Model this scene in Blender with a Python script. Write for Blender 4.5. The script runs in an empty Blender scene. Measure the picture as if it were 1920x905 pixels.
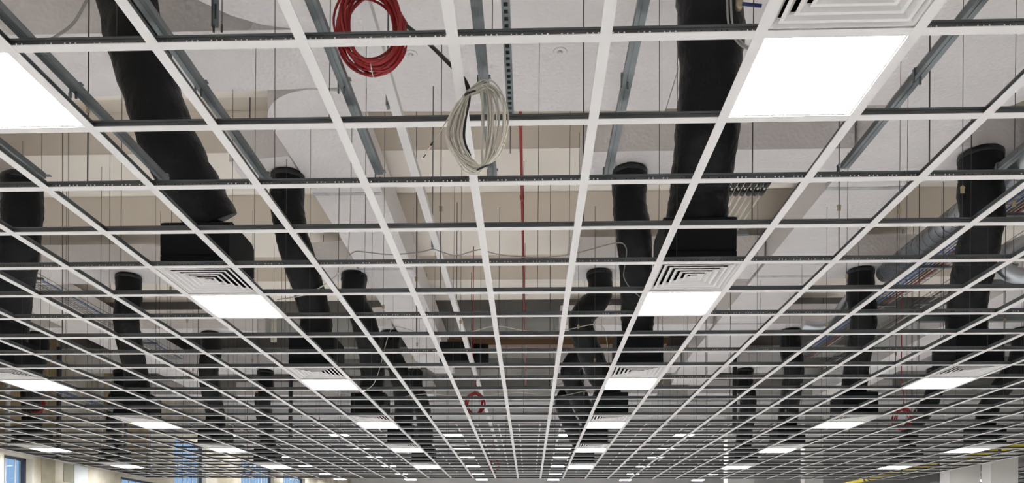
import bpy, math, random
from mathutils import Vector, Matrix
random.seed(7)
S = bpy.context.scene
COL = S.collection

# ---------------------------------------------------------------- camera
F_PX, YAW, ROLL, CX, CY = 1468.4, 0.0383, 0.0058, 936.1, 1037.2
ZC = 1.50                      # eye height
W_, H_ = 1920, 905
cam_d = bpy.data.cameras.new('camera')
cam = bpy.data.objects.new('camera', cam_d); COL.objects.link(cam)
cam_d.sensor_fit = 'HORIZONTAL'; cam_d.sensor_width = 36
cam_d.lens = F_PX / W_ * 36
cam_d.shift_x = (W_/2 - CX) / W_
cam_d.shift_y = (CY - H_/2) / W_
cam_d.clip_start = 0.05; cam_d.clip_end = 300
R0 = Vector((math.cos(YAW), math.sin(YAW), 0)); U0 = Vector((0, 0, 1)); F0 = Vector((-math.sin(YAW), math.cos(YAW), 0))
cr, sr = math.cos(ROLL), math.sin(ROLL)
right = R0*cr + U0*sr; up = U0*cr - R0*sr; back = -F0
M = Matrix(((right.x, up.x, back.x, 0), (right.y, up.y, back.y, 0), (right.z, up.z, back.z, ZC), (0, 0, 0, 1)))
cam.matrix_world = M
S.camera = cam

def P(px, py, Y):
    """world point on the vertical plane at distance Y that a survey mark (px,py) lies on"""
    du, dv = px-CX, py-CY
    u = cr*du + sr*dv; v = -sr*du + cr*dv
    d = R0*u + F0*F_PX - U0*v
    k = Y/d.y
    return Vector((0, 0, ZC)) + d*k

# ---------------------------------------------------------------- world, exposure
S.view_settings.view_transform = 'Standard'; S.view_settings.look = 'None'
S.view_settings.gamma = 1; S.view_settings.use_curve_mapping = False
S.view_settings.exposure = 0.0
PANEL_E = 56.0
wd = bpy.data.worlds.new('world'); S.world = wd; wd.use_nodes = True
bg = wd.node_tree.nodes['Background']; bg.inputs[0].default_value = (0.38, 0.53, 0.78, 1); bg.inputs[1].default_value = 1.0

# ---------------------------------------------------------------- materials
def mat(name, col, rough=.6, metal=0, spec=.5, bump=None, var=None, emit=None, two=None, sheen=0):
    m = bpy.data.materials.new(name); m.use_nodes = True
    nt = m.node_tree; b = nt.nodes['Principled BSDF']
    b.inputs['Base Color'].default_value = (*col, 1); b.inputs['Roughness'].default_value = rough
    b.inputs['Metallic'].default_value = metal; b.inputs['Specular IOR Level'].default_value = spec
    if sheen: b.inputs['Sheen Weight'].default_value = sheen
    tc = nt.nodes.new('ShaderNodeTexCoord')
    if var:                                     # (scale, amount) gentle colour mottling
        n = nt.nodes.new('ShaderNodeTexNoise'); n.inputs['Scale'].default_value = var[0]; n.inputs['Detail'].default_value = 4
        r = nt.nodes.new('ShaderNodeMix'); r.data_type = 'RGBA'
        c2 = two if two else tuple(c*(1-var[1]) for c in col)
        r.inputs[6].default_value = (*col, 1); r.inputs[7].default_value = (*c2, 1)
        mr = nt.nodes.new('ShaderNodeMapRange'); mr.inputs[1].default_value = .38; mr.inputs[2].default_value = .64
        nt.links.new(tc.outputs['Object'], n.inputs['Vector']); nt.links.new(n.outputs[0], mr.inputs[0])
        nt.links.new(mr.outputs[0], r.inputs[0]); nt.links.new(r.outputs[2], b.inputs['Base Color'])
    if bump:                                    # (kind, scale, strength)
        kind, sc, st = bump
        if kind == 'voronoi':
            t = nt.nodes.new('ShaderNodeTexVoronoi'); t.inputs['Scale'].default_value = sc
        else:
            t = nt.nodes.new('ShaderNodeTexNoise'); t.inputs['Scale'].default_value = sc; t.inputs['Detail'].default_value = 5
        nt.links.new(tc.outputs['Object'], t.inputs['Vector'])
        bu = nt.nodes.new('ShaderNodeBump'); bu.inputs['Strength'].default_value = st; bu.inputs['Distance'].default_value = .02
        nt.links.new(t.outputs[0], bu.inputs['Height']); nt.links.new(bu.outputs[0], b.inputs['Normal'])
    if emit:
        b.inputs['Emission Color'].default_value = (1, .985, .95, 1); b.inputs['Emission Strength'].default_value = emit
    return m
WHITE = mat('white enamel', (.735, .705, .69), .45)
GALV = mat('galvanised steel', (.13, .142, .148), .45, .3, var=(3, .25))
CHAN = mat('zinc channel', (.20, .22, .23), .4, .6, var=(4, .25))
SPIRAL = mat('bright spiral steel', (.62, .64, .67), .3, .85)
FOIL = mat('duct insulation wrap', (.82, .775, .765), .6, 0, .3, bump=('voronoi', 26, .35), var=(1.2, .05))
TAPE = mat('crumpled duct tape', (.62, .61, .62), .4, .2, bump=('noise', 30, .5), var=(6, .3))
BLACK = mat('black insulation sleeve', (.004, .0045, .005), .45, 0, .24, bump=('noise', 9, 1.0))
BLACKB = mat('black insulated box', (.004, .005, .006), .7, 0, .2)
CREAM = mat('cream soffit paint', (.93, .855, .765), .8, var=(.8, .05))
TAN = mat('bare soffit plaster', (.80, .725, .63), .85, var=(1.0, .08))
PLASTER = mat('patched plaster', (.66, .62, .54), .85, var=(1.1, .3), two=(.42, .37, .27))
BROWN = mat('mineral wool board', (.38, .28, .15), .9, var=(2.5, .4))
STUD = mat('dark steel stud', (.06, .06, .075), .5, .3)
FLOORM = mat('screed floor', (.56, .57, .585), .7, var=(.5, .1))
WALLM = mat('white blockwork', (.66, .64, .63), .85, var=(1.0, .1))
GLOW = mat('light diffuser', (.9, .9, .9), .5, emit=PANEL_E)
SHADESOF = mat('soffit darkened for far shade', (.27, .255, .235), .85, var=(1.0, .2))  # dimness of the far void put into the soffit colour
WIREM = mat('dark hanger wire', (.05, .045, .04), .5, .3)
RED = mat('red cable sheath', (.33, .014, .018), .4)
REDP = mat('red sprinkler paint', (.36, .03, .03), .4)
GREYC = mat('pale grey cable sheath', (.60, .56, .49), .5)
GREYD = mat('grey conduit', (.33, .32, .30), .5)
BLKC = mat('black cable sheath', (.012, .012, .013), .45)
BLUE = mat('blue cable sheath', (.02, .10, .42), .45)
BROWNC = mat('brown cable sheath', (.14, .07, .03), .5)
YELL = mat('yellow pipe paint', (.78, .62, .03), .5)
BRASS = mat('dull brass', (.45, .38, .25), .4, .8)
NAVY = mat('navy lever grip', (.01, .02, .12), .4)
COLM = mat('white boxed column', (.80, .78, .76), .8)
def glass_mat():
    m = bpy.data.materials.new('window glass'); m.use_nodes = True; nt = m.node_tree
    nt.nodes.clear(); o = nt.nodes.new('ShaderNodeOutputMaterial'); t = nt.nodes.new('ShaderNodeBsdfTransparent')
    g = nt.nodes.new('ShaderNodeBsdfGlossy'); g.inputs['Roughness'].default_value = .02
    mx = nt.nodes.new('ShaderNodeMixShader'); mx.inputs[0].default_value = .006
    t.inputs[0].default_value = (.85, .93, .97, 1)
    nt.links.new(t.outputs[0], mx.inputs[1]); nt.links.new(g.outputs[0], mx.inputs[2]); nt.links.new(mx.outputs[0], o.inputs[0])
    return m
GLASS = glass_mat()

# ---------------------------------------------------------------- mesh helpers
class MB:
    def __init__(s): s.v = []; s.f = []; s.sm = []
    def quad(s, a, b, c, d, smooth=False):
        i = len(s.v); s.v += [tuple(a), tuple(b), tuple(c), tuple(d)]; s.f.append((i, i+1, i+2, i+3)); s.sm.append(smooth)
    def box(s, x0, x1, y0, y1, z0, z1):
        i = len(s.v)
        s.v += [(x, y, z) for z in (z0, z1) for y in (y0, y1) for x in (x0, x1)]
        for f in ((0, 2, 3, 1), (4, 5, 7, 6), (0, 1, 5, 4), (2, 6, 7, 3), (0, 4, 6, 2), (1, 3, 7, 5)):
            s.f.append(tuple(i+k for k in f)); s.sm.append(False)
        return s
    def tube(s, pts, r, n=8, cap=True):
        pts = [Vector(p) for p in pts]; m = len(pts)
        rr = r if isinstance(r, (list, tuple)) else [r]*m
        t0 = (pts[1]-pts[0]).normalized()
        a = Vector((0, 0, 1)) if abs(t0.z) < .9 else Vector((1, 0, 0))
        nrm = t0.cross(a).normalized(); base = len(s.v)
        for i, p in enumerate(pts):
            t = (pts[min(i+1, m-1)]-pts[max(i-1, 0)]).normalized()
            nrm = (nrm - t*nrm.dot(t)).normalized(); bi = t.cross(nrm)
            for k in range(n):
                q = 2*math.pi*k/n
                s.v.append(tuple(p + (nrm*math.cos(q)+bi*math.sin(q))*rr[i]))
        for i in range(m-1):
            for k in range(n):
                k2 = (k+1) % n
                s.f.append((base+i*n+k, base+i*n+k2, base+(i+1)*n+k2, base+(i+1)*n+k)); s.sm.append(True)
        if cap:
            s.f.append(tuple(base+k for k in range(n))[::-1]); s.sm.append(False)
            s.f.append(tuple(base+(m-1)*n+k for k in range(n))); s.sm.append(False)
        return s
    def prism(s, prof, x0, x1, axis='x'):
        """extrude a closed outline of (a,b) along axis"""
        i = len(s.v); n = len(prof)
        for t in (x0, x1):
            for a, b in prof:
                s.v.append({'x': (t, a, b), 'y': (a, t, b), 'z': (a, b, t)}[axis])
        for k in range(n):
            k2 = (k+1) % n; s.f.append((i+k, i+k2, i+n+k2, i+n+k)); s.sm.append(False)
        s.f.append(tuple(i+k for k in range(n))[::-1]); s.f.append(tuple(i+n+k for k in range(n))); s.sm += [False, False]
        return s
    def mesh(s, name):
        me = bpy.data.meshes.new(name); me.from_pydata(s.v, [], s.f)
        me.polygons.foreach_set('use_smooth', s.sm); me.update(); return me
    def build(s, name, m, parent=None, loc=None):
        if loc is not None:
            lx, ly, lz = loc; s.v = [(x-lx, y-ly, z-lz) for x, y, z in s.v]
        me = s.mesh(name); me.materials.append(m)
        o = bpy.data.objects.new(name, me); COL.objects.link(o)
        if loc is not None: o.location = loc
        if parent is not None: o.parent = parent
        return o
def tag(o, label, cat, group=None, kind=None):
    if label: o['label'] = label
    if cat: o['category'] = cat
    if group: o['group'] = group
    if kind: o['kind'] = kind
    return o
def empty(name, loc, label, cat, group=None):
    o = bpy.data.objects.new(name, None); COL.objects.link(o); o.location = loc; o.empty_display_size = .1
    return tag(o, label, cat, group)
def copy_tree(o, parent=None):
    c = o.copy(); COL.objects.link(c)
    if parent is not None: c.parent = parent
    for ch in list(o.children): copy_tree(ch, c)
    return c
def smooth_path(pts, n=8):
    pts = [Vector(p) for p in pts]; out = []
    q = [pts[0]*2-pts[1]] + pts + [pts[-1]*2-pts[-2]]
    for i in range(1, len(q)-2):
        for k in range(n):
            t = k/n; a, b, c, d = q[i-1], q[i], q[i+1], q[i+2]
            out.append(.5*((2*b)+(c-a)*t+(2*a-5*b+4*c-d)*t*t+(3*b-a-3*c+d)*t**3))
    out.append(pts[-1]); return out
ORD = ['first', 'second', 'third', 'fourth', 'fifth', 'sixth', 'seventh', 'eighth', 'ninth', 'tenth', 'eleventh', 'twelfth', 'thirteenth',
       'fourteenth', 'fifteenth', 'sixteenth', 'seventeenth', 'eighteenth', 'nineteenth', 'twentieth', 'twenty-first', 'twenty-second',
       'twenty-third', 'twenty-fourth', 'twenty-fifth', 'twenty-sixth', 'twenty-seventh', 'twenty-eighth', 'twenty-ninth', 'thirtieth',
       'thirty-first', 'thirty-second', 'thirty-third', 'thirty-fourth']

# grid dimensions
G = .6; X0, Y0 = -.3128, 3.0879; HG = ZC + 2.0246          # main ceiling grid (height of the face)
gx = lambda b: X0+G*b
gy = lambda j: Y0+G*j
B0, B1, J1 = -17, 17, 30
HD = ZC + 4.0                                              # underside of the big air ducts
HB, HS = ZC + 4.55, ZC + 5.03                              # ribs, soffit
HH = ZC + 3.70                                             # the higher grid at the far end
XL, XR = -10.56, 24.0
YB, YE = -6.0, 46.0

# ---------------------------------------------------------------- setting
def struct(o): o['kind'] = 'structure'; return o
struct(MB().box(XL-.3, XR+.3, YB-.3, YE+.3, -.2, 0).build('floor', FLOORM))
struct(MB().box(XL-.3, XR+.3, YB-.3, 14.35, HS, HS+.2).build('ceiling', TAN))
struct(MB().box(XL-.3, XR+.3, 14.35, 24.5, HS, HS+.2).build('ceiling', SHADESOF))  # this stretch carries the void's shade in its darker colour
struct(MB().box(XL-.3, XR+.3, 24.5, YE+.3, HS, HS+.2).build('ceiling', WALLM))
n = -6; k = 0
while True:
    ya = 8.81+2.1*n
    if ya > YE-2: break
    if ya > YB:
        k += 1; struct(MB().box(XL+.01, XR-.01, ya, ya+1.03, HB, HS-.002).build('trim_%d' % k, CREAM if ya < 14 else SHADESOF if ya < 23.5 else WALLM))
    n += 1
NT = k
# left wall with its windows (Y ranges, head height)
WIN = [(15.35, 16.25, ZC+1.95), (19.85, 22.1, ZC+1.95), (22.9, 25.2, ZC+3.45), (28.3, 32.0, ZC+3.45), (33.2, 36.5, ZC+3.45), (4.0, 8.0, ZC+1.6), (-3.0, 1.0, ZC+1.6)]
WIN.sort()
def wall_x(x0, x1, ya, yb, z0, z1, wins, sill=.9):
    mb = MB(); y = ya
    for (a, b, h) in wins:
        mb.box(x0, x1, y, a, z0, z1)
        if sill > z0: mb.box(x0, x1, a, b, z0, sill)
        if h < z1: mb.box(x0, x1, a, b, h, z1)
        y = b
    mb.box(x0, x1, y, yb, z0, z1); return mb
struct(wall_x(XL-.3, XL, YB, YE, 0, HS, WIN).build('wall_left', PLASTER))
for i, (a, b, h) in enumerate(WIN):
    w = struct(MB().box(XL-.22, XL-.14, a, a+.05, .9, h).box(XL-.22, XL-.14, b-.05, b, .9, h).box(XL-.22, XL-.14, a, b, .9, .95)
               .box(XL-.22, XL-.14, a, b, h-.05, h).build('window_%d' % (i+1), STUD))
    m_ = MB(); nm = max(2, round((b-a)/.35))
    for q in range(1, nm): y = a+(b-a)*q/nm; m_.box(XL-.20, XL-.17, y-.008, y+.008, .95, h-.05)
    m_.build('mullion', WHITE, w)
    MB().box(XL-.185, XL-.18, a+.05, b-.05, .95, h-.05).build('pane', GLASS, w)
PATCH1 = mat('olive filler coat', (.36, .33, .24), .9, var=(3, .2)); PATCH2 = mat('grey wall board', (.52, .55, .56), .9, var=(2, .1)); PATCH3 = mat('dark olive board', (.30, .29, .23), .9, var=(3, .15))
for ya, yb, z0, z1, m_, lab in ((16.55, 17.03, .8, HG-.02, PATCH1, 'olive filler patch on the left wall just beyond the nearest window'),
                                (17.36, 17.74, HG-.46, HG-.03, PATCH3, 'small dark olive square board on the left wall'),
                                (17.76, 18.32, .8, HG-.02, PATCH2, 'cool grey board strip on the left wall between patches and bare plaster')):
    tag(MB().box(XL, XL+.012, ya, yb, z0, z1).build('wall_patch', m_, loc=(XL, ya, z0)), lab, 'wall patch')
# exposed mineral wool panels between studs above the grid, left
for i, (a, b) in enumerate(((11.0, 13.2), (13.35, 15.3), (15.45, 17.0), (18.9, 19.9), (20.05, 21.2))):
    tag(MB().box(XL, XL+.05, a, b, HG+.12, HS-.3).build('wall_insulation', BROWN, loc=(XL, a, HG+.12)),
        'brown mineral wool board on the upper left wall, %s from the near end' % ORD[i], 'insulation board', 'brown wool boards above the left wall')
for i, y in enumerate((13.27, 15.37, 17.08, 18.8, 19.97, 21.3)):
    st = MB().box(XL, XL+.09, y-.04, y+.04, HG+.06, HB-.01).build('wall_stud', STUD if i % 2 == 0 else WHITE, loc=(XL, y, HG+.06))
    tag(st, '%s steel stud standing on the left wall above the grid, %s from the near end' % ('dark' if i % 2 == 0 else 'white', ORD[i]), 'stud', 'studs above the left wall')
struct(MB().box(XR, XR+.3, YB, YE, 0, HS).build('wall_right', WALLM))
struct(MB().box(XL-.3, XR+.3, YE, YE+.3, 0, HS).build('wall_back', WALLM))
struct(MB().box(XL-.3, XR+.3, YB-.3, YB, 0, HS).build('wall_front', WALLM))  # unseen wall behind the viewpoint, added to keep sky fill off facing sides
struct(MB().box(XL, XL+.03, YB, gy(J1), HG, HG+.003).box(XL, XL+.003, YB, gy(J1), HG, HG+.03).build('trim_%d' % (NT+1), WHITE))

# ---------------------------------------------------------------- T bars
FW = .023                                                   # half face width
def tee(name, axis, pos, a, b, z, label, group, holes=False, drop=0.0, wm=GALV):
    """a T section: white face strip below, galvanised web with bulb above"""
    L = b-a
    loc = (a, pos, z) if axis == 'x' else (pos, a, z)
    root = empty(name, loc, label, 'ceiling rail', group)
    def bx(mb, u0, u1, w0, w1, z0, z1):
        if axis == 'x': mb.box(u0, u1, w0, w1, z0, z1)
        else: mb.box(w0, w1, u0, u1, z0, z1)
    f = MB(); bx(f, 0, L, -FW, FW, drop, drop+.003); f.build('face_strip', WHITE, root)
    w = MB()
    if holes:
        z0, z1 = .0165, .0245
        bx(w, 0, L, -.0012, .0012, .003+drop, z0); bx(w, 0, L, -.0012, .0012, z1, .040)
        u = 0.0; prev = 0.0
        while u < L-.15:
            for d, wd_ in ((.026, .007), (.049, .005), (.070, .007)):
                bx(w, prev, u+d, -.0012, .0012, z0, z1); prev = u+d+wd_
            u += .1
        bx(w, prev, L, -.0012, .0012, z0, z1)
    else:
        bx(w, 0, L, -.0012, .0012, .003+drop, .040)
    bx(w, 0, L, -.005, .005, .032, .042)
    w.build('web', wm, root)
    return root
for j in range(-4, J1+1):
    if j < 0: lab = 'white faced cross rail of the ceiling grid behind the camera'
    else: lab = '%s crosswise rail of the low ceiling grid counted down from the top of the photo' % ORD[j]
    if j < 0: continue
    tee('cross_rail', 'x', gy(j), gx(B0), gx(B1), HG, lab, 'crosswise rails of the low ceiling grid', holes=(j % 2 == 0 and j < 11), drop=.0008)
for b in range(B0, B1+1):
    if b == 0: lab = 'lengthwise ceiling rail that the grey cable coil hangs beside'
    elif b < 0: lab = 'lengthwise rail of the low ceiling grid, %s to the left of the grey cable coil' % ORD[-b-1]
    else: lab = 'lengthwise rail of the low ceiling grid, %s to the right of the grey cable coil' % ORD[b-1]
    tee('runner_rail', 'y', gx(b), Y0-G*2.2, gy(J1), HG, lab, 'lengthwise rails of the low ceiling grid')
# higher grid beyond
HY0, HJ = gy(32), 24
for j in range(HJ):
    tee('cross_rail', 'x', HY0+G*j, gx(-17), gx(22), HH, 'crosswise rail of the high far ceiling grid, %s from its near edge' % ORD[j], 'crosswise rails of the high far grid', drop=.0008)
for i, b in enumerate(range(-17, 17)):
    tee('runner_rail', 'y', gx(b), HY0, HY0+G*(HJ-1), HH, 'lengthwise rail of the high far ceiling grid, %s from the left' % ORD[i], 'lengthwise rails of the high far grid')

# neighbouring low bay beyond the boxed columns
for q, j in enumerate(range(18, 36)):
    tee('cross_rail', 'x', gy(j), gx(19)+.2, gx(30)+.2, HG, 'crosswise rail of the low grid beyond the boxed columns, %s from its near edge' % ORD[q], 'crosswise rails beyond the boxed columns', drop=.0008)
for q, b in enumerate(range(19, 31)):
    tee('runner_rail', 'y', gx(b)+.2, gy(18), gy(35), HG, 'lengthwise rail of the low grid beyond the boxed columns, %s from the left' % ORD[q], 'lengthwise rails beyond the boxed columns')
# ---------------------------------------------------------------- carrier channels above the near rails
CARR = [-2.76, -2.08, -1.50, -.845, -.215, .424, 1.70, 2.55, 3.3]
for i, x in enumerate(CARR):
    z = HG+.075; y0, y1 = 1.6, 4.32 + .06*((i*7) % 3)
    root = empty('carrier_channel', (x, y0, z), 'grey galvanised channel above the nearest rails, %s from the left' % ORD[i], 'channel', 'steel channels over the near grid')
    L = y1-y0
    MB().box(-.022, .022, 0, L, .0, .002).box(-.022, -.020, 0, L, .002, .030).box(.020, .022, 0, L, .002, .030)\
        .box(-.004, .004, 0, L, -.003, 0).build('channel', CHAN, root)
    for q in (1.9, 2.75):
        MB().box(-.030, .030, q-.012, q+.012, .030, .034).box(-.030, -.024, q-.006, q+.006, -.03, .030).box(-.004, .004, q-.004, q+.004, -.035, 0).build('clip', CHAN, root)

# ---------------------------------------------------------------- lights and diffusers
def make_light():
    r = empty('ceiling_light', (0, 0, 0), '', 'ceiling light')
    h = .2775
    MB().box(-h+.004, h-.004, -h+.004, h-.004, .006, .010).build('diffuser', GLOW, r)
    m = MB()
    m.box(-h-.008, -h+.006, -h-.008, h+.008, .004, .05).box(h-.006, h+.008, -h-.008, h+.008, .004, .05)
    m.box(-h+.006, h-.006, -h-.008, -h+.006, .004, .05).box(-h+.006, h-.006, h-.006, h+.008, .004, .05)
    m.box(-h-.008, h+.008, -h-.008, h+.008, .05, .055)
    m.build('housing', WHITE, r)
    return r
def make_diffuser():
    r = empty('air_diffuser', (0, 0, 0), '', 'air diffuser')
    h = .281
    f = MB()
    def ring(mb, o, i, zo, zi, t=.002):
        for sx, sy in ((0, -1), (1, 0), (0, 1), (-1, 0)):
            if sx == 0:
                a = (-o, sy*o, zo); b_ = (o, sy*o, zo); c_ = (i, sy*i, zi); d = (-i, sy*i, zi)
            else:
                a = (sx*o, -o, zo); b_ = (sx*o, o, zo); c_ = (sx*i, i, zi); d = (sx*i, -i, zi)
            mb.quad(a, b_, c_, d)
            up_ = [(x, y, z+t) for x, y, z in (a, b_, c_, d)]; mb.quad(*up_)
    ring(f, h, h-.012, .004, .004); ring(f, h-.012, h-.030, .004, .024)
    f.build('frame', WHITE, r)
    o = h-.034
    for k in range(5):
        v = MB(); ring(v, o, o-.015, .004, .004); ring(v, o-.015, o-.034, .004, .024); v.build('vane', WHITE, r)
        o -= .0445
    MB().box(-o, o, -o, o, .006, .010).build('centre_plate', WHITE, r)
    d = MB().box(-h+.03, h-.03, -h+.03, h-.03, .095, .097)
    d.box(-h+.03, -h+.032, -h+.03, h-.03, .03, .095).box(h-.032, h-.03, -h+.03, h-.03, .03, .095)
    d.box(-h+.03, h-.03, -h+.03, -h+.032, .03, .095).box(-h+.03, h-.03, h-.032, h-.03, .03, .095)
    d.build('throat', BLACKB, r)
    return r
def box_mesh():
    h = .25; b = .012
    m = MB().prism([(-h, b), (-h+b, 0), (h-b, 0), (h, b), (h, .235), (h-.05, .26), (-h+.05, .26), (-h, .235)], -h, h, 'x')
    m.tube([(0, 0, .255), (0, 0, .31)], .17, 20)
    return m
COLS = [(-16, 'far left'), (-10, 'second left'), (-4, 'inner left'), (2, 'inner right'), (8, 'second right'), (14, 'far right')]
light0 = diff0 = box0 = None
def place(proto, maker, loc, label, group):
    o = proto if not proto.get('used') else copy_tree(proto)
    proto['used'] = 1; o.location = loc; o['label'] = label; o['group'] = group
    return o
light0 = make_light(); diff0 = make_diffuser()
box0 = box_mesh().build('plenum_box', BLACKB); tag(box0, '', 'plenum box')
for b, cn in COLS:
    x = gx(b)+.3
    for k in range(-1, 6):
        y = gy(5*k)+.3
        rn = ORD[k] if k >= 0 else 'nearest overhead'
        if k < 0 : 
            continue
        place(light0, make_light, (x, y, HG+.003), 'glowing square light panel in the %s column of lights, %s row from the camera' % (cn, rn), 'square light panels in the low grid')
        place(diff0, make_diffuser, (x, y-.6, HG+.003), 'white louvred air diffuser before the light of the %s column, %s row' % (cn, rn), 'square air diffusers in the low grid')
        if k >= 1:
            place(box0, None, (x, y-.6, HG+.102), 'black insulated box on the diffuser of the %s column, %s row' % (cn, rn), 'black boxes above the diffusers')
for q, b in enumerate((20, 26)):
    for k, j in enumerate((20, 25, 30)):
        place(light0, make_light, (gx(b)+.5, gy(j)+.3, HG+.003), 'light panel in the low grid beyond the boxed columns, %s column, %s row' % (ORD[q], ORD[k]), 'light panels beyond the boxed columns')
# unseen panels behind the viewpoint, added for their light, on the same spacing
for b, cn in COLS:
    for k in (-1, -2):
        y = gy(5*k)+.3
        if y > YB+.5:
            place(light0, make_light, (gx(b)+.3, y, HG+.003), 'added unseen square light panel behind the viewpoint in the %s column' % cn, 'added unseen light panels behind the viewpoint')
HC = [(-16, 'leftmost'), (-10, 'second'), (-4, 'third'), (2, 'fourth'), (8, 'fifth'), (14, 'sixth')]
for b, cn in HC:
    for k in range(7):
        place(light0, make_light, (gx(b)+.3, gy(35+5*k)+.3-.6*0, HH+.003), 'small distant light panel of the high grid, %s column from left, %s row' % (cn, ORD[k]), 'light panels in the high far grid')
        if k < 3: place(diff0, make_diffuser, (gx(b)+.3, gy(35+5*k)-.3, HH+.003), 'distant louvred diffuser of the high grid, %s column from left, %s row' % (cn, ORD[k]), 'diffusers in the high far grid')

# ---------------------------------------------------------------- big rectangular air ducts
def duct(name, outline, z0, h, label, group=None):
    """outline in plan, extruded up; lips at the lower edges"""
    xs = sum(p[0] for p in outline)/len(outline); ys = sum(p[1] for p in outline)/len(outline)
    m = MB().prism(outline, z0, z0+h, 'z')
    o = m.build(name, FOIL, loc=(xs, ys, z0)); tag(o, label, 'air duct', group)
    if name == 'branch_duct':
        x0 = min(p[0] for p in outline)+.12; x1 = max(p[0] for p in outline)-.12
        for x in (x0, x1): MB().tube([(x-xs, 0, h), (x-xs, 0, HS-z0)], .005, 6).build('hanger_rod', WIREM, o)
    return o
def seams(o, xa, xb, ys_):
    for y in ys_:
        l = o.location
        MB().box(xa-l.x-.004, xb-l.x+.004, y-l.y, y-l.y+.06, -.006, DH*.98).build('seam_tape', TAPE, o)
def arc(cx, cy, r, a0, a1, n=12):
    return [(cx+r*math.cos(math.radians(a0+(a1-a0)*i/n)), cy+r*math.sin(math.radians(a0+(a1-a0)*i/n))) for i in range(n+1)]
DH = .42
# near crossing plenum: wide body with a rounded shoulder at the left
body = [(-6.2, 5.93), (-1.78, 5.93), (-2.05, 5.87), (-2.25, 5.76), (-2.42, 5.6), (-2.5, 5.3), (-2.5, 1.0), (1.2, 1.0), (1.2, 7.12), (-1.62, 7.05), (-1.62, 6.68), (-3.0, 6.72), (-6.2, 6.85)]
duct('air_duct', body, HD, DH, 'widest pale duct overhead at the top centre, rounded shoulder at its left')
duct('air_duct', [(1.21, 1.0), (3.15, 1.0), (3.15, 7.1), (1.21, 7.1)], HD+.01, DH, 'pale duct beside the widest one, behind the right black flexible duct')
# longitudinal duct E with a rounded start
e = [(-1.64, 6.72), (-1.68, 17.3), (-2.12, 17.3), (-2.38, 16.2), (-2.42, 8.0)] + arc(-1.88, 7.24, .56, 180, 270, 10)
seams(duct('air_duct', e, HD-.015, DH, 'long pale duct running away left of the centre aisle'), -2.42, -1.66, (8.6, 10.9, 13.2))
fd = [(3.2, 1.0), (4.6, 1.0), (4.62, 6.2), (4.3, 7.0), (4.05, 7.3), (4.05, 18.5), (3.3, 18.5), (3.2, 17)]
seams(duct('air_duct', fd, HD-.02, DH+.05, 'long pale duct running away on the right with a dark grey side'), 3.2, 4.05, (8.6, 11.3, 13.6))
duct('air_duct', [(-8.25, 9.5), (-7.5, 9.5), (-7.5, 18.5), (-8.25, 18.5)], HD-.05, DH, 'long pale duct running away near the left wall')
duct('air_duct', [(4.75, 1.0), (7.4, 1.0), (7.4, 6.4), (6.4, 6.55), (5.7, 6.9), (5.3, 7.3), (5.05, 7.75), (4.75, 7.75)], HD+.02, DH, 'broad pale duct at the top right corner of the photo')
duct('air_duct', [(7.1, 9.0), (7.9, 9.0), (7.9, 20.0), (7.1, 20.0)], HD-.04, DH, 'long pale duct running away near the right wall')
for k in range(2, 7):
    y = 7.82+2.95*(k-2)
    nm = ORD[k-2]
    duct('branch_duct', [(.52, y), (3.17, y), (3.17, y+.72), (.52, y+.72)], HD, .34, 'pale branch duct reaching left from the right long duct, %s from the camera' % nm, 'branch ducts right of the aisle')
    duct('branch_duct', [(4.05, y), (5.3, y), (5.3, y+.72), (4.05, y+.72)], HD, .34, 'pale branch duct reaching right from the right long duct, %s from the camera' % nm, 'outer branch ducts')
    duct('branch_duct', [(-3.1, y+.1), (-2.45, y+.0), (-2.45, y+.72), (-3.1, y+.62)], HD, .34, 'short pale branch duct left of the aisle duct, %s from the camera' % nm, 'left branch ducts')
    if k > 2:
        duct('branch_duct', [(-7.5, y+.1), (-5.5, y+.1), (-4.95, y+.35), (-4.95, y+.72), (-7.5, y+.72)], HD, .34, 'pale branch duct with a tapered end on the left side, %s row of branches' % nm, 'tapered branch ducts')
        duct('branch_duct', [(7.9, y), (8.9, y), (8.9, y+.6), (7.9, y+.6)], HD, .34, 'short pale branch duct off the far right duct, %s row of branches' % nm, 'far right branch ducts')
        duct('branch_duct', [(-9.9, y), (-8.25, y), (-8.25, y+.6), (-9.9, y+.6)], HD, .34, 'short pale branch duct off the far left duct, %s row of branches' % nm, 'far left branch ducts')
    else:
        duct('branch_duct', [(-8.2, y), (-5.6, y), (-5.6, y+.62), (-8.2, y+.62)], HD, .34, 'pale branch duct with a black flexible duct at the left edge of the photo')
# insulation washers on the near plenum
for px, lab in ((770, 'left'), (1050, 'right')):
    p = P(px, 103, 6.25); m = MB().tube([(0, 0, 0), (0, 0, -.006)], [.055, .05], 20).tube([(0, 0, -.006), (0, 0, -.02)], [.022, .016], 14)
    o = m.build('insulation_washer', WHITE); o.location = (p.x, p.y, HD); tag(o, 'small round white washer under the widest duct, %s one of two' % lab, 'washer')

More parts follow.
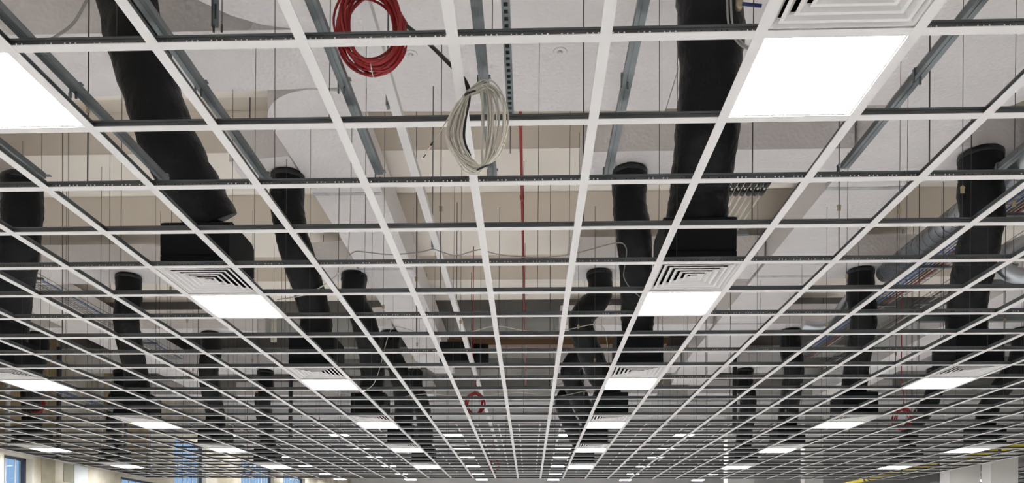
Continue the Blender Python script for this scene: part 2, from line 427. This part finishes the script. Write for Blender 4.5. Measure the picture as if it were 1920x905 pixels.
# ---------------------------------------------------------------- black flexible ducts
def flex(path, r, label, seed=0):
    rnd = random.Random(seed)
    pts = smooth_path(path, 10); n = 28
    m = MB(); rs = []
    base = 0.0
    dd = [0.0]
    for i in range(1, len(pts)): dd.append(dd[-1]+(pts[i]-pts[i-1]).length)
    for i, d in enumerate(dd):
        q = 1 + .018*math.sin(d*23+seed) + .022*math.sin(d*9+seed*2) + rnd.uniform(-.012, .012)
        if i == 0: q *= .93
        rs.append(r*q)
    m.tube(pts, rs, n)
    # creases: push some vertices
    vv = []
    for i, (x, y, z) in enumerate(m.v):
        s_ = math.sin(x*31+z*27+seed)*math.sin(z*41-x*17)*.006
        c0 = pts[min(i//n, len(pts)-1)]
        v = Vector((x, y, z)); dv = (v-c0)
        if dv.length > 1e-4: v += dv.normalized()*s_
        vv.append(tuple(v))
    m.v = vv
    loc = tuple(pts[-1])
    root = empty('flexible_duct', loc, label, 'flexible duct', 'black flexible ducts')
    m.v = [(x-loc[0], y-loc[1], z-loc[2]) for x, y, z in m.v]
    m.build('sleeve', BLACK, root)
    p0 = pts[0]-Vector(loc); d0 = (pts[1]-pts[0]).normalized()
    MB().tube([p0+d0*.02, p0+d0*.07], r*1.03, 24).build('collar_band', BLKC, root)
    return root
ZB = HG+.102+.30
# near ones, individually traced
def bx_top(b, k): return Vector((gx(b)+.3, gy(5*k)-.3, ZB))
A = [P(232, -95, 5.35), P(238, 0, 5.4), P(272, 130, 5.45), P(318, 270, 5.55), P(372, 370, 5.7), P(398, 420, 5.78)]
flex(A, .205, 'thick black flexible duct sweeping down at the upper left to a black box', 1)
A = [P(1330, -95, 5.2), P(1331, 0, 5.25), P(1333, 120, 5.35), P(1326, 250, 5.5), P(1312, 350, 5.7), P(1306, 420, 5.78)]
flex(A, .215, 'thick black flexible duct dropping behind the nearest right light', 2)
def drop(x, yc, b, k, label, seed, mid=0.0, r=.178, zc=HD):
    t = bx_top(b, k)
    p = [Vector((x, yc, zc+.0)), Vector((x, yc, zc-.35)), Vector((x+(t.x-x)*.25+mid, yc+(t.y-yc)*.15, (zc+t.z)/2+.1)), Vector((t.x-(t.x-x)*.15+mid*.6, t.y-.1, t.z+.35)), Vector((t.x, t.y, t.z-.01))]
    flex(p, r, label, seed)
drop((530-992)/1469*8.2, 8.2, -4, 2, 'black flexible duct slanting from the left aisle duct to the second row box', 3, r=.175)
drop((1175-992)/1469*8.2, 8.2, 2, 2, 'straight black flexible duct right of the aisle above the second row box', 4, .02)
drop((1815-992)/1469*7.95, 7.95, 8, 2, 'straight black flexible duct near the right edge of the photo', 5, r=.2)
drop((14-992)/1469*8.2, 8.2, -10, 2, 'black flexible duct cut by the left edge of the photo', 6, .05, r=.2)
names = {-16: 'far left', -10: 'second left', -4: 'inner left', 2: 'inner right', 8: 'second right', 14: 'far right'}
offs = {-16: .55, -10: .18, -4: -.12, 2: -.22, 8: -.17, 14: .25}
sd = 10
for k in range(3, 6):
    for b in (-16, -10, -4, 2, 8, 14):
        yc = 7.82+2.95*(k-2)+.38; sd += 1
        drop(gx(b)+.3+offs[b], yc, b, k, 'black flexible duct dropping to the box of the %s column, %s row' % (names[b], ORD[k]), sd, {2: -.3, -4: .1}.get(b, .06*math.sin(sd)))
# ---------------------------------------------------------------- hanger wires
wm = MB().tube([(0, 0, 0), (0, 0, HB-HG-.04)], .0022, 5)
wire_mesh = wm.mesh('hanger_wire'); wire_mesh.materials.append(WIREM)
wm2 = MB().tube([(0, 0, 0), (0, 0, HB-HG-.04)], .0038, 5); rod_mesh = wm2.mesh('hanger_rod'); rod_mesh.materials.append(WIREM)
clipm = MB().box(-.012, .012, -.003, .003, -.02, .02).tube([(-.016, 0, .012), (0, -.004, .026), (.016, 0, .012)], .0025, 5); clip_mesh = clipm.mesh('adjuster_clip'); clip_mesh.materials.append(BRASS)
rnd = random.Random(11)
nw = 0
for j in range(0, 23):
    for b in range(-13, 14):
        if (b + j) % 2: continue
        if rnd.random() < .28 and j > 0: continue
        if abs((gx(b)) / gy(j)) > .72: continue
        x = gx(b)+rnd.uniform(-.25, .25); y = gy(j)+rnd.choice((0, .0))
        if nw >= 290: break
        nw += 1
        zone = ['nearest', 'first', 'second', 'third', 'fourth'][min(4, (j+4)//5)]
        o = bpy.data.objects.new('hanger_wire', rod_mesh if rnd.random() < .25 else wire_mesh); COL.objects.link(o)
        o.location = (x, y, HG+.04)
        o.rotation_euler = (0, rnd.uniform(-.006, .006), 0)
        tag(o, 'thin dark hanger wire rising from the rails %s' % ('before the nearest light row' if j == 0 else 'around the %s row of lights' % zone if j < 16 else 'far down the low grid'), 'hanger wire', 'hanger wires %s zone' % zone)
        if rnd.random() < .5:
            c_ = bpy.data.objects.new('adjuster_clip', clip_mesh); COL.objects.link(c_); c_.parent = o; c_.location = (0, 0, rnd.uniform(.15, .7))

# ---------------------------------------------------------------- cable coils
def coil(name, centre, rx, rz, n, m, label, r=.004, spread=.02, seed=0, tilt=0.0, egg=0.0, extra=None):
    rd = random.Random(seed)
    root = empty(name, centre, label, 'cable coil')
    for i in range(n):
        a, b_ = rx*(1+rd.uniform(-.16, .10)), rz*(1+rd.uniform(-.06, .06))
        dx, dy, dz = rd.uniform(-.5, .5)*spread, rd.uniform(-1, 1)*spread, rd.uniform(-.3, .3)*spread
        ph = rd.uniform(0, 6.28); pts = []
        N = 40
        for q in range(N+1):
            t = 2*math.pi*q/N
            ex = 1-egg*math.sin(t)
            x = a*math.cos(t)*ex + .004*math.sin(3*t+ph); z = b_*math.sin(t)
            # pinch where the tie holds the loops together
            pts.append((dx+x*math.cos(tilt)-z*math.sin(tilt), dy+.012*math.sin(2*t+ph), dz+x*math.sin(tilt)+z*math.cos(tilt)))
        MB().tube(pts, r, 6, cap=False).build('cable_loop', m, root)
    return root
pr = P(695, 54, 3.55)
rc = coil('red_cable_coil', pr, .134, .184, 20, RED, 'red cable coil hanging behind the first crosswise rail', .0056, .05, 3, tilt=.20)
MB().tube([(.165, 0, .02), (.12, -.005, .09), (.02, 0, .22), (-.06, .01, .5)], .006, 6).build('cable_tail', RED, rc)
for ang in (-.35, -1.5, 1.3):
    q = Vector((.138*math.cos(ang), 0, .185*math.sin(ang)))
    MB().tube([q+Vector((.03*math.cos(t)*math.cos(ang), .04*math.sin(t), .03*math.cos(t)*math.sin(ang))) for t in [i*2*math.pi/12 for i in range(13)]], .0022, 5, cap=False).build('cable_tie', WHITE, rc)
pg = P(900, 240, 3.42)
gc = empty('grey_cable_coil', pg, 'pale grey cable coil hanging below the rails, bound with black ties', 'cable coil')
rd = random.Random(5)
T1, B1_ = P(880, 176, 3.42)-pg, P(905, 315, 3.42)-pg
for i in range(30):
    jt = lambda k=.007: Vector((rd.uniform(-k, k), rd.uniform(-.02, .02), rd.uniform(-k, k)))
    wl, wr = rd.uniform(.075, .150), rd.uniform(.050, .128); hb = rd.uniform(-.205, -.15); ht = rd.uniform(.165, .205)
    if rd.random() < .25: wr = rd.uniform(-.0, .06)
    loop = [T1+jt(), Vector((-wl*.82, rd.uniform(-.03, .03), .06)), Vector((-wl, rd.uniform(-.03, .03), -.05)), Vector((-wl*.55, rd.uniform(-.02, .02), hb+.03)),
            Vector((-.02, rd.uniform(-.02, .02), hb+.002)), B1_+jt(), Vector((wr*.75, rd.uniform(-.03, .03), -.10)), Vector((wr, rd.uniform(-.03, .03), .03)), Vector((wr*.85, rd.uniform(-.03, .03), ht*.72)), Vector((wr*.35, rd.uniform(-.02, .02), ht))]
    loop.append(loop[0])
    MB().tube(smooth_path(loop, 6), .0031, 6).build('cable_loop', GREYC, gc)
for (px, py) in ((880, 176), (905, 315)):
    q = P(px, py, 3.42)-pg
    MB().tube([q+Vector((.028*math.cos(t), .028*math.sin(t)*.9, .010*math.sin(t*1)+.012*math.cos(t))) for t in [i*2*math.pi/14 for i in range(15)]], .0042, 6, cap=False).build('cable_tie', BLKC, gc)
tail = [P(850, 205, 3.40)-pg, P(822, 252, 3.36)-pg, P(806, 275, 3.34)-pg, P(789, 298, 3.32)-pg]
MB().tube(smooth_path(tail), .0026, 6).build('cable_tail', GREYC, gc)
for a_, b_ in (((812, 266), (808, 272)), ((797, 289), (794, 294))):
    MB().tube([P(*a_, 3.335)-pg, P(*b_, 3.33)-pg], .0045, 6).build('cable_marker', BLKC, gc)
tag(MB().tube(smooth_path([P(705, -60, 3.75), P(740, 25, 3.7), P(800, 78, 3.6), P(848, 125, 3.45), P(872, 152, 3.42), P(879, 180, 3.42), P(871, 225, 3.42), P(869, 262, 3.42), P(880, 292, 3.42)], 8), .0095, 8)
    .build('black_cable', BLKC), 'thick black cable slanting down from the top into the grey coil', 'cable')
def far_coil(px, py, Y, label, r=.15, seed=1):
    c_ = P(px, py, Y); o = coil('red_cable_coil', c_, r*.8, r, 6, RED, label, .011, .05, seed)
    MB().tube([(0, 0, r), (.02, 0, r+.2), (-.03, 0, r+.5), (-.03, 0, HS-c_.z)], .008, 6).build('cable_tail', RED, o)
far_coil(890, 757, 11.6, 'small red cable coil far down the centre aisle', .16, 4)
far_coil(1693, 785, 13.6, 'small red cable coil far off on the right', .17, 5)
far_coil(68, 757, 14.6, 'small red cable coil near the left wall', .16, 6)
far_coil(465, 884, 21.8, 'tiny red cable coil low at the left, below the far grid', .14, 7)
far_coil(926, 872, 24.5, 'tiny red cable coil at the far end of the aisle', .2, 8)

# ---------------------------------------------------------------- pipes, trunking, cables in the void
def run(name, pts, r, m, label, cat, n=8):
    return tag(MB().tube(pts, r, n).build(name, m), label, cat)
x = -.026*4.2
rp = empty('sprinkler_pipe', (x, 7, ZC+4.2), 'thin red pipe running away beneath the soffit on the centre line', 'pipe')
MB().tube([(0, 0, 0), (0, 12.5, 0)], .016, 10).build('pipe', REDP, rp)
for y in (.6, 2.2, 4.1, 6.5, 9): MB().tube([(0, y, 0), (0, y+.09, 0)], .026, 10).build('coupling', REDP, rp)
t = empty('cable_trunking', (-.80, 2.6, ZC+2.6), 'slim white trunking running away left of the aisle', 'trunking')
MB().box(-.028, .028, 0, 17.5, 0, .05).build('trunk', WHITE, t)
for y in (1.9, 4.0, 6.2, 8.4, 10.5): MB().box(-.045, -.03, y, y+.05, -.01, .09).tube([(-.037, y+.02, .08), (-.037, y+.02, 1.36)], .005, 5).build('bracket', CHAN, t)
# slotted strut
st = empty('slotted_strut', (-.125, 2.2, ZC+2.55), 'slotted grey strut channel running away above the grey cable coil', 'strut')
m = MB(); L = 2.4; m.box(-.020, -.010, 0, L, 0, .003); m.box(.010, .020, 0, L, 0, .003); m.box(-.020, -.018, 0, L, .003, .03); m.box(.018, .020, 0, L, .003, .03)
y = 0
while y < L-.05: m.box(-.010, .010, y, y+.022, 0, .003); y += .05
m.build('channel', CHAN, st); MB().box(-.012, .012, .01, L, .03, .032).build('back_plate', BLKC, st)
MB().tube([(.0, L-.02, .0), (0, L+.0, -.2)], .004, 6).build('rod', CHAN, st)
# unistrut bits, top left
p = P(404, 52, 5.2)
us = empty('strut_bracket', p, 'short dark grey slotted bracket hanging at the top left', 'bracket')
MB().box(-.022, .022, 0, .003, 0, .6).box(-.022, -.019, -.02, 0, 0, .6).box(.040, .046, 0, .006, -.01, .6).build('channel', CHAN, us)
MB().box(-.006, .006, -.002, .0, .06, .16).build('slot', BLKC, us)
for xx in (-.012, .043): MB().tube([(xx, 0, -.03), (xx, 0, .02)], .008, 8).build('bolt', WIREM, us)
# pale conduit loop at top left
run('grey_cable', smooth_path([P(168, -10, 4.6), P(140, 40, 4.6), P(110, 65, 4.55), P(82, 80, 4.5)]), .008, GREYD, 'grey cable curving across the top left corner', 'cable')
# grey cable drooping across the aisle
pts = [(655, 478), (668, 471), (690, 473), (735, 477), (790, 472), (812, 467), (828, 472), (855, 479), (885, 471), (905, 468), (930, 476), (985, 482), (1040, 481), (1090, 472), (1130, 461), (1158, 455), (1170, 458), (1175, 472), (1171, 500), (1170, 520), (1182, 540), (1200, 556)]
run('drooping_cable', smooth_path([P(a, b_, 6.6) for a, b_ in pts], 5), .0045, GREYD, 'thin grey cable drooping across the aisle at mid height', 'cable', 6)
pts = [(680, 735), (700, 720), (712, 690), (722, 650), (732, 620), (745, 612), (800, 625), (880, 622), (930, 611), (1000, 622), (1060, 618), (1110, 608), (1130, 612), (1138, 640), (1142, 680)]
run('drooping_cable', smooth_path([P(a, b_, 9.6) for a, b_ in pts], 5), .005, GREYC, 'thin pale cable drooping across the aisle further back', 'cable', 6)
pts = [(540, 780), (600, 735), (650, 738), (720, 748), (800, 738), (880, 744), (970, 735), (1040, 743), (1100, 733), (1110, 745)]
run('drooping_cable', smooth_path([P(a, b_, 12.7) for a, b_ in pts], 5), .006, GREYC, 'thin pale cable drooping at the third row of lights', 'cable', 6)
run('grey_cable', smooth_path([P(520, 562, 7.0), P(560, 555, 7.0), P(590, 545, 7.0), P(640, 505, 7.0), P(655, 440, 7.0), P(660, 235, 7.1)]), .005, GREYC, 'thin pale cable slanting over the left slanting flexible duct', 'cable', 6)
# valve with blue lever
p = P(1386, 12, 5.0)
v = empty('ball_valve', p, 'brass ball valve with a navy blue lever at the top right', 'valve')
MB().tube([(0, 0, .45), (0, 0, .05)], .018, 12).tube([(0, 0, .05), (0, 0, 0), ], .024, 12).build('body', BRASS, v)
MB().tube([(0, -.03, .0), (0, .02, .0)], .02, 12).build('bonnet', BRASS, v)
MB().tube([(.01, -.03, -.005), (.13, -.03, -.02)], .011, 10).build('lever', NAVY, v)
for i, (a, b_) in enumerate(((1364, 8), (1371, 3))):
    run('grey_conduit', smooth_path([P(a-1, -60, 4.9), P(a, 20, 4.9), P(a+5, 55, 4.9), P(a+22, 82, 4.9), P(a+40, 92, 4.9)]), .007, GREYD, '%s grey conduit curving beside the brass valve' % ('outer' if i == 0 else 'inner'), 'conduit', 8)
# cluster of pipes right of the near black duct
for i in range(6):
    x = 3.3*(.548+.0175*i) + .0
    t = empty('slim_pipe', (x, 6.95, ZC+3.3), 'slim grey pipe in the cluster behind the right flexible duct, %s from the left' % ORD[i], 'pipe', 'slim pipes behind the right flexible duct')
    MB().tube([(0, 0, 0), (0, 1.15, 0)], .010, 8).build('pipe', GREYC, t)
    for q in (.04, .2): MB().tube([(0, q, 0), (0, q+.09, 0)], .025, 8).build('joint', BLKC, t)
tag(MB().box(1.72, 2.2, 8.0, 8.05, ZC+3.24, ZC+3.27).tube([(1.75, 8.02, ZC+3.27), (1.75, 8.02, HD)], .006, 6).build('strut_shelf', CHAN), 'dark strut under the far end of the slim pipe cluster', 'strut')
for px, y0, y1, Y, lab in ((545, 735, 822, 17.5, 'thin black vertical pipe left of centre behind the rails'), (1378, 655, 815, 16.0, 'thin black vertical pipe right of centre behind the rails')):
    a, b_ = P(px, y0, Y), P(px, y1, Y); b_.x = a.x
    o = MB().tube([(0, 0, 0), (0, 0, HB-b_.z)], .045, 10).build('black_pipe', BLKC); o.location = (a.x, Y, b_.z); tag(o, lab, 'pipe')
p = P(862, 682, 14.2)
fb = MB().box(-.34, .26, -.25, .25, 0, .34).tube([(.26, 0, .17), (.52, 0, .17)], .19, 16).build('insulated_unit', BLACKB); fb.location = p
tag(fb, 'black insulated box with a round stub hanging far down the aisle, left of centre', 'insulated unit')
tag(MB().box(-1.6, 2.6, 15.0, 15.2, ZC+4.0, ZC+4.12).build('steel_beam', BROWNC), 'dark brown beam crossing the aisle far back', 'beam')
# spiral duct, right
def spiral(x, z, y0, y1, r, label):
    root = empty('spiral_duct', (x, y0, z), label, 'spiral duct')
    MB().tube([(0, 0, 0), (0, y1-y0, 0)], r, 24).build('pipe', SPIRAL, root)
    m = MB(); turns = int((y1-y0)/.14); pts = []
    for i in range(turns*12+1):
        a = i/12*2*math.pi; pts.append(((r+.003)*math.cos(a), i/12*.14, (r+.003)*math.sin(a)))
    m.tube(pts, .004, 4); m.build('seam', CHAN, root); return root
spiral(4.84, ZC+3.86, 6.9, 10.9, .125, 'long spiral wound steel duct slanting away on the right')
sp = P(1900, 505, 8.6)
tag(MB().tube(smooth_path([P(1960, 440, 8.6), P(1890, 470, 8.6), P(1880, 500, 8.6), P(1905, 516, 8.6), P(1960, 518, 8.6)]), .085, 18).build('spiral_duct', SPIRAL), 'bent steel spiral elbow at the right edge of the photo', 'spiral duct')
tag(MB().tube(smooth_path([P(1505, 608, 11.5), P(1535, 612, 11.5), P(1560, 600, 11.5), P(1590, 560, 11.5)]), .07, 16).build('spiral_duct', SPIRAL), 'small steel spiral elbow between the right flexible ducts', 'spiral duct')
run('white_pipe', [P(513, 560, 15.0), P(513, 640, 15.0)], .06, GREYC, 'pale vertical pipe far left of the aisle', 'pipe', 12)
# cable trays
def tray(x, z, y0, y1, w, label, cables, short=''):
    root = empty('cable_tray', (x, y0, z), label, 'cable tray')
    L = y1-y0; m = MB()
    for xx in (-w/2, w/2): m.tube([(xx, 0, 0), (xx, L, 0)], .004, 5); m.tube([(xx, 0, .05), (xx, L, .05)], .004, 5)
    for q in range(1, 5): xx = -w/2+w*q/5; m.tube([(xx, 0, 0), (xx, L, 0)], .003, 5)
    y = 0
    while y < L:
        m.tube([(-w/2, y, .05), (-w/2, y, 0), (w/2, y, 0), (w/2, y, .05)], .003, 4); y += .1
    m.build('basket', CHAN, root)
    for q in range(int(L/1.5)):
        MB().box(-w/2-.06, w/2+.06, q*1.5+.4, q*1.5+.44, -.03, -.004).build('support_bar', CHAN, root)
    for i, (dx, mt, nm) in enumerate(cables):
        pts = [(x+dx+.008*math.sin(k_*1.3+i), y0+L*k_/14, z+.014) for k_ in range(15)]
        tag(MB().tube(pts, .010, 6).build('tray_cable', mt), '%s cable lying in the %s' % (nm, short), 'cable', 'cables in the trays')
tray(5.0, ZC+3.6, 6.5, 14.5, .34, 'long wire basket tray on the right below the spiral duct', [(-.14, BLUE, 'leftmost blue'), (-.10, GREYC, 'pale'), (-.05, BLUE, 'inner blue'), (.0, BROWNC, 'brown'), (.04, BROWNC, 'second brown'), (.09, RED, 'red'), (.13, GREYC, 'rightmost pale')], 'tray below the spiral duct')
tray(5.75, ZC+3.62, 6.5, 15.5, .4, 'second wire basket tray further right', [(-.12, BROWNC, 'left brown'), (-.04, GREYC, 'pale'), (.06, BROWNC, 'right brown')], 'outer tray on the right')
tray(-6.25, ZC+3.4, 7.6, 13.6, .25, 'wire basket tray with blue cable on the left', [(.09, BLUE, 'bright blue'), (-.04, GREYC, 'pale')], 'basket tray on the left')
tray(-8.75, ZC+2.95, 13.5, 19.5, .25, 'far wire basket tray close to the left wall', [(.0, BLUE, 'bright blue'), (.08, BLUE, 'outer blue'), (-.08, WHITE, 'white')], 'tray close to the left wall')
tag(MB().box(0, 4.5, 0, .06, 0, .09).build('steel_crossbar', CHAN, loc=None), 'grey steel crossbar spanning behind the right straight flexible duct', 'steel bar').location = tuple(P(1715, 602, 8.9))
tag(MB().box(0, 3.2, 0, .05, 0, .08).build('steel_crossbar', CHAN, loc=None), 'grey steel crossbar high at the right edge of the photo', 'steel bar').location = tuple(P(1860, 537, 8.9))
# yellow pipe
yp = empty('yellow_pipe', (10.4, 14, ZC+2.35), 'yellow pipe with black bands above the right edge of the grid', 'pipe')
MB().tube([(0, 0, 0), (0, 13, 0)], .06, 12).build('pipe', YELL, yp)
for y in (.5, .75, 3.6, 5.9, 6.2, 8.2, 10.3, 10.6): MB().tube([(0, y, 0), (0, y+.12, 0)], .063, 12).build('band', BLKC, yp)
# boxed columns
for i, (x, y, w, h, lab) in enumerate(((9.97, 19.0, .72, HG+.6, 'white boxed column at the lower right, left one of the pair'), (10.41, 18.1, .6, HG+.6, 'white boxed column at the lower right, right one of the pair'),
                                       (6.0, 24.0, .8, HH+.6, 'distant pale column at the bottom of the photo right of centre'), (8.3, 24.0, .55, HH+.6, 'distant narrow pale column near the bottom right'))):
    cm = MB().box(x, x+w, y, y+w*.62, 0, h)
    tag(cm.build('boxed_column', COLM, loc=(x, y, 0)), lab, 'column')
